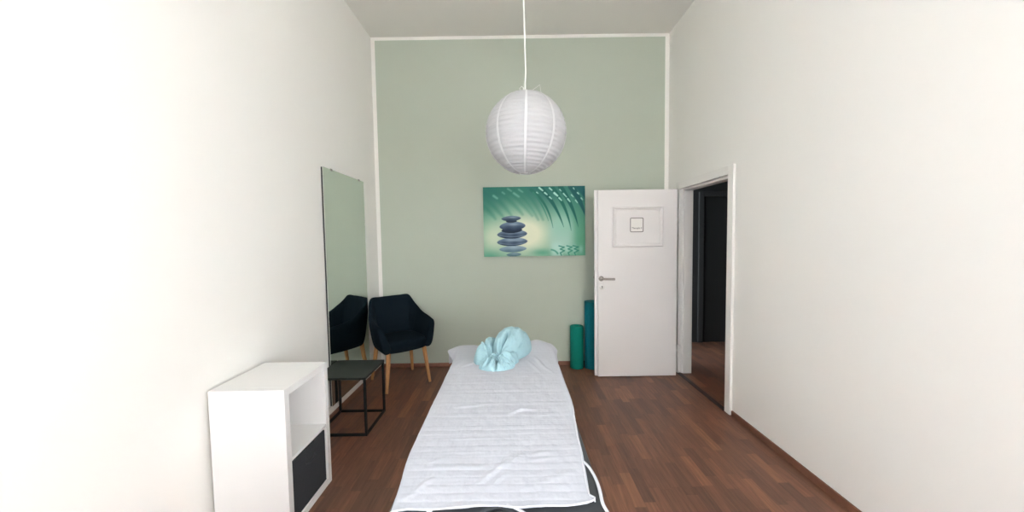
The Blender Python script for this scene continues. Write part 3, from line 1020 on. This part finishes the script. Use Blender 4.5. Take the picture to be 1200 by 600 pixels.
for k in range(cnt):
    a, b = low[k], hi[k]
    tl = (low[min(k + 1, cnt - 1)] - low[max(k - 1, 0)]); tl.z = 0; tl.normalize()
    inn = Vector((-tl.y, tl.x, 0)) * -1     # towards the inside of the tub
    c = Vector((0, -0.02, 0))
    if inn.dot(c - Vector((a.x, a.y, 0))) < 0: inn = -inn
    z0 = 0.388
    zt = b.z
    def at(t, off, dz=0):
        # t 0 bottom .. 1 rim; outer surface bows out a little
        p = Vector((a.x, a.y, 0)).lerp(Vector((b.x, b.y, 0)), t ** 0.85)
        return Vector((p.x, p.y, z0 + (zt - z0) * t + dz)) + inn * off
    th_ = TH * (1.0 if 0.2 < k / (cnt - 1) < 0.8 else 1.12)
    loop = [at(0, 0.030, -0.012), at(0.03, 0.004), at(0.2, -0.002), at(0.45, -0.003), at(0.7, -0.001), at(0.93, 0.0), at(1, 0.010, 0.004), at(1, th_ / 2, 0.012), at(1, th_ - 0.010, 0.004), at(0.94, th_ + 0.002), at(0.7, th_ + 0.012), at(0.45, th_ + 0.022), at(0.2, th_ + 0.03), at(0.03, th_ + 0.03)]
    loops.append(loop)
# round the fronts of the arms
def shrink(loop, dy, k):
    c = sum((Vector(p) for p in loop), Vector()) / len(loop)
    return [c + (Vector(p) - c) * k + Vector((0, dy, 0)) for p in loop]
loops = [shrink(loops[0], -0.030, 0.62), shrink(loops[0], -0.022, 0.88)] + loops + [shrink(loops[-1], -0.022, 0.88), shrink(loops[-1], -0.030, 0.62)]
w = MB(); w.loft(loops)
sh = w.build('tub_back_and_arms', M_navy, chair, True, 80)
md = sh.modifiers.new('smooth', 'SUBSURF'); md.levels = 1; md.render_levels = 2
w = MB()
def cush(z, inset, dy=0.0):
    pts = []
    prof_ = [(-0.222, -0.235), (-0.12, -0.262), (0, -0.268), (0.12, -0.262), (0.222, -0.235), (0.232, -0.10), (0.222, 0.06), (0.175, 0.165), (0.08, 0.185), (0, 0.188), (-0.08, 0.185), (-0.175, 0.165), (-0.222, 0.06), (-0.232, -0.10)]
    for x, y in prof_:
        pts.append((x * (1 - inset * 3.2), (y + 0.03) * (1 - inset * 3.2) - 0.03 + dy, z))
    return pts
w.loft([cush(0.372, 0.05, 0.02), cush(0.378, 0.012, 0.012), cush(0.40, 0.0, 0.004), cush(0.455, -0.004), cush(0.483, 0.004), cush(0.497, 0.03), cush(0.503, 0.11), cush(0.505, 0.2)])
se = w.build('seat', M_navy, chair, True, 80)
md = se.modifiers.new('smooth', 'SUBSURF'); md.levels = 1; md.render_levels = 2
for s in (-1, 1):
    for t in (-1, 1):
        w = MB()
        w.tube([(s * 0.185, t * 0.180 - 0.01, 0.405), (s * 0.197, t * 0.193 - 0.01, 0.27), (s * 0.228, t * 0.229, 0.003)], [0.0225, 0.021, 0.0135], 16)
        lg = w.build('leg', M_oak, chair, True, 60)
        w = MB()
        w.lathe([(0.010, 0.0), (0.012, 0.003), (0.010, 0.005)], 14, (s * 0.2283, t * 0.2293, 0))
        w.build('glide', M_black, lg)

# ------------------------------------------------------------------ side table
st = thing('side_table', 'square black metal side table standing before the mirror', 'table', (-1.330, 2.842, 0))
a = 0.202
q = 0.011
w = MB(); w.box(-a, a, -a, a, 0.440, 0.458, 0.002)
w.build('tabletop', M_tray, st)
for s in (-1, 1):
    for t in (-1, 1):
        w = MB(); w.box(s * (a - q) - q * 0.8, s * (a - q) + q * 0.8, t * (a - q) - q * 0.8, t * (a - q) + q * 0.8, 0.0, 0.440, 0.0015)
        w.build('leg', M_black, st)
for s in (-1, 1):
    w = MB(); w.box(s * (a - q) - q * 0.8, s * (a - q) + q * 0.8, -a + 2 * q - 0.002, a - 2 * q + 0.002, 0.0, 0.018, 0.0015)
    w.build('floor_rail', M_black, st)
    w = MB(); w.box(-a + 2 * q - 0.002, a - 2 * q + 0.002, s * (a - q) - q * 0.8, s * (a - q) + q * 0.8, 0.0, 0.018, 0.0015)
    w.build('floor_rail', M_black, st)

# ------------------------------------------------------------------ wall mirror
mir = thing('wall_mirror', 'tall frameless mirror on the white left wall beside the chair', 'mirror', (XL + 0.001, 3.325, 0.099))
MH, MW, MD = 2.010, 0.80, 0.022
tiltm = 0.0
mir.rotation_euler = (0, 0, 0)
w = MB(); w.box(0, MD - 0.006, -MW / 2 + 0.012, MW / 2, 0, MH, 0.001)
w.build('backing', M_mback, mir)
w = MB(); w.box(MD - 0.0055, MD, -MW / 2 + 0.004, MW / 2, 0, MH, 0.0008, 1)
w.build('mirror_glass', M_mirror, mir)
for y, z in ((MW / 2 - 0.11, MH - 0.012), (-MW / 2 + 0.14, MH - 0.012), (MW / 2 - 0.11, -0.006), (-MW / 2 + 0.14, -0.006)):
    w = MB(); w.box(MD - 0.006, MD + 0.004, y - 0.014, y + 0.014, z, z + 0.018, 0.002)
    w.build('clip', M_chrome, mir)

# ------------------------------------------------------------------ white cube shelf with a box in it
SX0, SX1, SY0, SY1, SH = XL + 0.027, -1.150, 1.735, 2.150, 0.757
sf = thing('cube_shelf', 'white open cube shelf against the left wall in the foreground', 'shelf', (SX0, SY0, 0))
dx, dy = SX1 - SX0, SY1 - SY0
e = 0.038
for y in (0, dy - e):
    w = MB(); w.box(0, dx, y, y + e, 0, SH, 0.0015); w.build('side_panel', M_shelf, sf)
for nm, z0, z1 in (('base_panel', 0.0, e), ('shelf_board', 0.366, 0.384), ('top_panel', SH - e, SH)):
    w = MB(); w.box(0, dx - 0.001, e, dy - e, z0, z1, 0.0015); w.build(nm, M_shelf, sf)
w = MB(); w.box(0, 0.008, e, dy - e, e, 0.366); w.box(0, 0.008, e, dy - e, 0.384, SH - e); w.build('back_panel', M_shelf, sf)
bx = thing('storage_box', 'dark grey fabric box in the lower cube of the white shelf', 'box', (SX0 + 0.02, SY0 + e + 0.006, e))
bd, bwid, bh = dx - 0.030, dy - 2 * e - 0.012, 0.312
w = MB()
t_ = 0.008
w.box(0, bd, 0, bwid, 0, t_, 0.001)
w.box(0, t_, 0, bwid, t_, bh, 0.001); w.box(bd - t_, bd, 0, bwid, t_, bh, 0.002)
w.box(t_, bd - t_, 0, t_, t_, bh, 0.001); w.box(t_, bd - t_, bwid - t_, bwid, t_, bh, 0.001)
w.build('box_body', M_greyfab, bx)
w = MB(); w.tube(spline([(bd, bwid / 2 - 0.05, 0.235), (bd + 0.010, bwid / 2 - 0.03, 0.228), (bd + 0.012, bwid / 2, 0.225), (bd + 0.010, bwid / 2 + 0.03, 0.228), (bd, bwid / 2 + 0.05, 0.235)], 6), 0.006, 10)
w.build('handle', M_greyfab, bx, True, 60)

# ------------------------------------------------------------------ foam roller and rolled mat
fr_ = thing('foam_roller', 'short green foam roller standing on end against the sage wall', 'foam roller', (0.730, 4.018, 0))
w = MB()
R_ = 0.0765
w.lathe([(R_ - 0.006, 0.0), (R_, 0.006), (R_, 0.480), (R_ - 0.006, 0.487), (0.030, 0.487), (0.027, 0.484), (0.027, 0.012)], 56)
w.build('foam_cylinder', M_green, fr_, True, 50)
rm = thing('rolled_mat', 'tall teal exercise mat rolled up and standing half behind the open door', 'mat', (0.908, 4.012, 0))
vs, fs = [], []
turns, r_out, r_in, thk = 6.5, 0.084, 0.012, 0.0095
NT = 420
spi = []
for k in range(NT + 1):
    f_ = k / NT
    ang = PI * 1.16 - (1 - f_) * turns * 2 * PI
    spi.append((ang, r_in + (r_out - r_in) * f_))
for k, (ang, r) in enumerate(spi):
    for rr, z in ((r - thk / 2, 0.0), (r + thk / 2, 0.0), (r + thk / 2, 0.768), (r - thk / 2, 0.768)):
        vs.append((rr * math.cos(ang), rr * math.sin(ang), z))
for k in range(NT):
    for i in range(4):
        fs.append((k * 4 + i, k * 4 + (i + 1) % 4, (k + 1) * 4 + (i + 1) % 4, (k + 1) * 4 + i))
fs.append((0, 1, 2, 3)); fs.append((NT * 4 + 3, NT * 4 + 2, NT * 4 + 1, NT * 4))
obj('foam_sheet', vs, fs, M_teal, rm, True, auto=50)

# ------------------------------------------------------------------ canvas print
CX0, CX1, CZ0, CZ1, CT = -0.322, 0.846, 1.289, 2.086, 0.030
pic = thing('canvas_print', 'canvas print of stacked dark stones under teal palm leaves on the green wall', 'picture', ((CX0 + CX1) / 2, YB, CZ0))
pw_, ph2 = CX1 - CX0, CZ1 - CZ0
GX, GZ = 260, 178
U2, V2 = np.meshgrid((np.arange(GX) + 0.5) / GX, (np.arange(GZ) + 0.5) / GZ)      # u right, v up
X, Y = U2 * 748 + 42, (1 - V2) * 517 + 45                                          # picture units
def mixc(img, col, k):
    k = np.clip(k, 0, 1)[..., None]
    return img * (1 - k) + np.array(col, float) * k
img = np.zeros((GZ, GX, 3)) + np.array([98, 160, 132.0])
img = mixc(img, (44, 110, 102), np.clip(1.15 - (Y - 45) / 310, 0, 1) * (0.85 + 0.15 * np.sin(X / 60)))
img = mixc(img, (120, 176, 148), np.exp(-((X - 60) / 90) ** 2 - ((Y - 420) / 160) ** 2) * 0.5)
img = mixc(img, (222, 226, 200), 1.2 * np.exp(-((X - 345) / 230) ** 2 - ((Y - 395) / 175) ** 2))
img = mixc(img, (216, 222, 196), 0.75 * np.exp(-((X - 110) / 90) ** 2 - ((Y - 420) / 110) ** 2))
img = mixc(img, (172, 206, 194), 0.9 * np.exp(-((X - 615) / 95) ** 4 - ((Y - 420) / 120) ** 4))
img = mixc(img, (150, 196, 178), 0.9 * np.exp(-((X - 620) / 75) ** 4 - ((Y - 330) / 95) ** 2))
img = mixc(img, (84, 152, 122), 0.75 * np.exp(-((X - 785) / 60) ** 2 - ((Y - 420) / 190) ** 2))
img = mixc(img, (70, 150, 122), 0.6 * np.exp(-((X - 470) / 75) ** 2 - ((Y - 535) / 26) ** 2))
img = mixc(img, (70, 150, 122), 0.5 * np.exp(-((X - 90) / 70) ** 2 - ((Y - 560) / 40) ** 2))
def stroke(p0, p1, p2, w0, w1, col, k=1.0, soft=3.0):
    global img
    t = np.linspace(0, 1, 70)
    bx_ = (1 - t) ** 2 * p0[0] + 2 * t * (1 - t) * p1[0] + t ** 2 * p2[0]
    by_ = (1 - t) ** 2 * p0[1] + 2 * t * (1 - t) * p1[1] + t ** 2 * p2[1]
    wd = w0 + (w1 - w0) * t ** 1.5
    best = np.full(X.shape, 1e9)
    for a_, b_, c_ in zip(bx_, by_, wd):
        best = np.minimum(best, np.hypot(X - a_, Y - b_) - c_)
    img = mixc(img, col, k * np.clip(0.5 - best / (2 * soft), 0, 1))
# blurred fronds in the distance at the upper left
for k, (a, b, c, d, e_, f_) in enumerate([(60, 60, 160, 130, 250, 260), (110, 40, 230, 120, 330, 250), (170, 40, 300, 120, 400, 260), (230, 40, 360, 120, 445, 290), (300, 40, 410, 120, 480, 290), (50, 120, 110, 170, 190, 270), (50, 190, 90, 220, 130, 280)]):
    stroke((a, b), (c, d), (e_, f_), 20, 3, (52, 124, 106), 0.55, 14)
for a, b, c, d, wd in [(225, 60, 250, 76, 5), (268, 92, 304, 118, 7), (305, 66, 332, 84, 5), (120, 110, 145, 128, 8), (185, 85, 200, 96, 5)]:
    stroke((a, b), ((a + c) / 2, (b + d) / 2), (c, d), wd, wd - 1, (120, 180, 165), 0.75, 6)
# sharp palm blades in front
for p0, p1, p2, w0, col in [((395, 70), (520, 160), (553, 352), 12, (44, 112, 98)), ((470, 60), (580, 180), (632, 348), 17, (34, 98, 90)), ((545, 50), (660, 190), (687, 375), 16, (36, 104, 92)),
                            ((610, 50), (705, 190), (739, 348), 18, (34, 98, 90)), ((690, 50), (760, 150), (800, 290), 24, (34, 92, 92)), ((745, 45), (790, 100), (830, 200), 26, (36, 96, 98)), ((410, 90), (480, 170), (520, 300), 7, (58, 128, 110))]:
    stroke(p0, p1, p2, w0, 1.0, col, 0.95, 3)
for a, b, c, d, wd in [(455, 55, 480, 76, 7), (495, 92, 512, 106, 6), (530, 58, 548, 74, 6), (530, 124, 545, 138, 5), (565, 95, 588, 116, 8), (600, 132, 618, 150, 6), (605, 70, 616, 82, 4), (632, 100, 655, 126, 5), (664, 140, 680, 160, 6), (705, 60, 712, 70, 4), (735, 95, 745, 106, 5), (762, 135, 772, 148, 5), (436, 88, 446, 96, 4), (690, 110, 705, 126, 4), (720, 150, 735, 170, 4)]:
    stroke((a, b), ((a + c) / 2, (b + d) / 2), (c, d), wd, wd - 2, (176, 222, 210), 0.95, 3)
# zig-zag reflections in the water
img = mixc(img, (176, 214, 204), 0.8 * np.exp(-((X - 580) / 42) ** 4 - ((Y - 520) / 60) ** 4))
for off, col, wd in ((0, (44, 122, 104), 4), (58, (50, 130, 110), 4), (104, (44, 122, 104), 4)):
    zig = [(596 + off, 488), (634 + off, 498), (606 + off, 512), (636 + off, 524), (606 + off, 540), (614 + off, 560)]
    for (a, b), (c, d) in zip(zig, zig[1:]):
        stroke((a, b), ((a + c) / 2, (b + d) / 2), (c, d), wd, wd - 1, col, 0.9, 3)
    img = mixc(img, (172, 210, 200), 0.5 * np.exp(-((X - 655 - off) / 16) ** 2 - ((Y - 515) / 30) ** 2))
stroke((540, 516), (570, 520), (586, 545), 5, 6, (60, 140, 116), 0.8, 4)
# stack of pebbles and its reflection
def pebble(cx_, cy_, rx, ry, top, bot, k=1.0):
    global img
    dx_, dy_ = (X - cx_) / rx, (Y - cy_) / ry
    d_ = np.abs(dx_) ** 1.9 + np.abs(dy_ + 0.10 * dx_) ** 1.75
    m_ = np.clip((1 - d_) * ry / 4 + 0.5, 0, 1)
    tt = np.clip(dy_ * 0.55 + 0.5 + 0.08 * np.sin(X / 13 + cy_), 0, 1)[..., None] ** 0.9
    c_ = np.array(top, float) * (1 - tt) + np.array(bot, float) * tt
    hl = np.exp(-((dx_ - 0.1) / 0.5) ** 2 - ((dy_ + 0.35) / 0.22) ** 2)[..., None]
    c_ = c_ * (1 - hl * 0.5) + np.array([176, 194, 208.0]) * hl * 0.5
    mm = (m_ * k)[..., None]
    img = img * (1 - mm) + c_ * mm
pebble(262, 548, 54, 15, (100, 128, 140), (84, 116, 126), 0.9)
pebble(256, 506, 100, 25, (150, 174, 188), (84, 112, 130), 0.95)
pebble(252, 452, 112, 32, (140, 162, 180), (40, 56, 78))
pebble(252, 395, 110, 34, (128, 150, 168), (36, 50, 72))
pebble(250, 366, 76, 22, (44, 56, 72), (36, 48, 64))
pebble(255, 336, 95, 34, (118, 140, 160), (38, 52, 74))
pebble(248, 300, 40, 10, (40, 54, 68), (40, 54, 68))
pebble(246, 279, 71, 20, (112, 134, 150), (44, 60, 80))
for yy_ in (405, 462):
    img = mixc(img, (150, 172, 186), 0.55 * np.exp(-((Y - yy_ - 10 * np.cos((X - 252) / 60)) / 4) ** 2) * (np.abs(X - 252) < 98))
img = np.clip(img, 0, 255) / 255.0
imgl = np.where(img <= 0.04045, img / 12.92, ((img + 0.055) / 1.055) ** 2.4)
PRINT_GAIN = 1.0
imgl = np.clip(imgl * PRINT_GAIN, 0, 0.9)
vs, fs = [], []
for j in range(GZ + 1):
    for i in range(GX + 1):
        vs.append((-pw_ / 2 + pw_ * i / GX, -CT - 0.0005, ph2 * j / GZ))
for j in range(GZ):
    for i in range(GX):
        k = j * (GX + 1) + i
        fs.append((k, k + 1, k + GX + 2, k + GX + 1))
M_print = bpy.data.materials.new('printed_canvas')
M_print.use_nodes = True
nt = M_print.node_tree
at_ = nt.nodes.new('ShaderNodeAttribute')
at_.attribute_name = 'print'
bs = nt.nodes['Principled BSDF']
bs.inputs['Roughness'].default_value = 0.7
bs.inputs['Specular IOR Level'].default_value = 0.25
nt.links.new(at_.outputs['Color'], bs.inputs['Base Color'])
nz = nt.nodes.new('ShaderNodeTexNoise'); nz.inputs['Scale'].default_value = 500
bp = nt.nodes.new('ShaderNodeBump'); bp.inputs['Strength'].default_value = 0.15; bp.inputs['Distance'].default_value = 0.001
tc = nt.nodes.new('ShaderNodeTexCoord')
nt.links.new(tc.outputs['Object'], nz.inputs['Vector']); nt.links.new(nz.outputs['Fac'], bp.inputs['Height']); nt.links.new(bp.outputs['Normal'], bs.inputs['Normal'])
me = bpy.data.meshes.new('printed_face')
me.from_pydata(vs, [], fs)
me.materials.append(M_print)
ca = me.attributes.new('print', 'FLOAT_COLOR', 'FACE')
buf = np.ones((GX * GZ, 4), dtype=np.float32)
buf[:, :3] = imgl.reshape(-1, 3)
ca.data.foreach_set('color', buf.ravel())
po = bpy.data.objects.new('printed_face', me)
COL.objects.link(po)
po.parent = pic
w = MB(); w.box(-pw_ / 2, pw_ / 2, -CT, -0.001, 0, ph2, 0.003)
w.build('stretched_canvas', mat('dark_teal_canvas_edge', (0.05, 0.17, 0.14), 0.7, bump=(300, 0.2, 0.001)), pic)
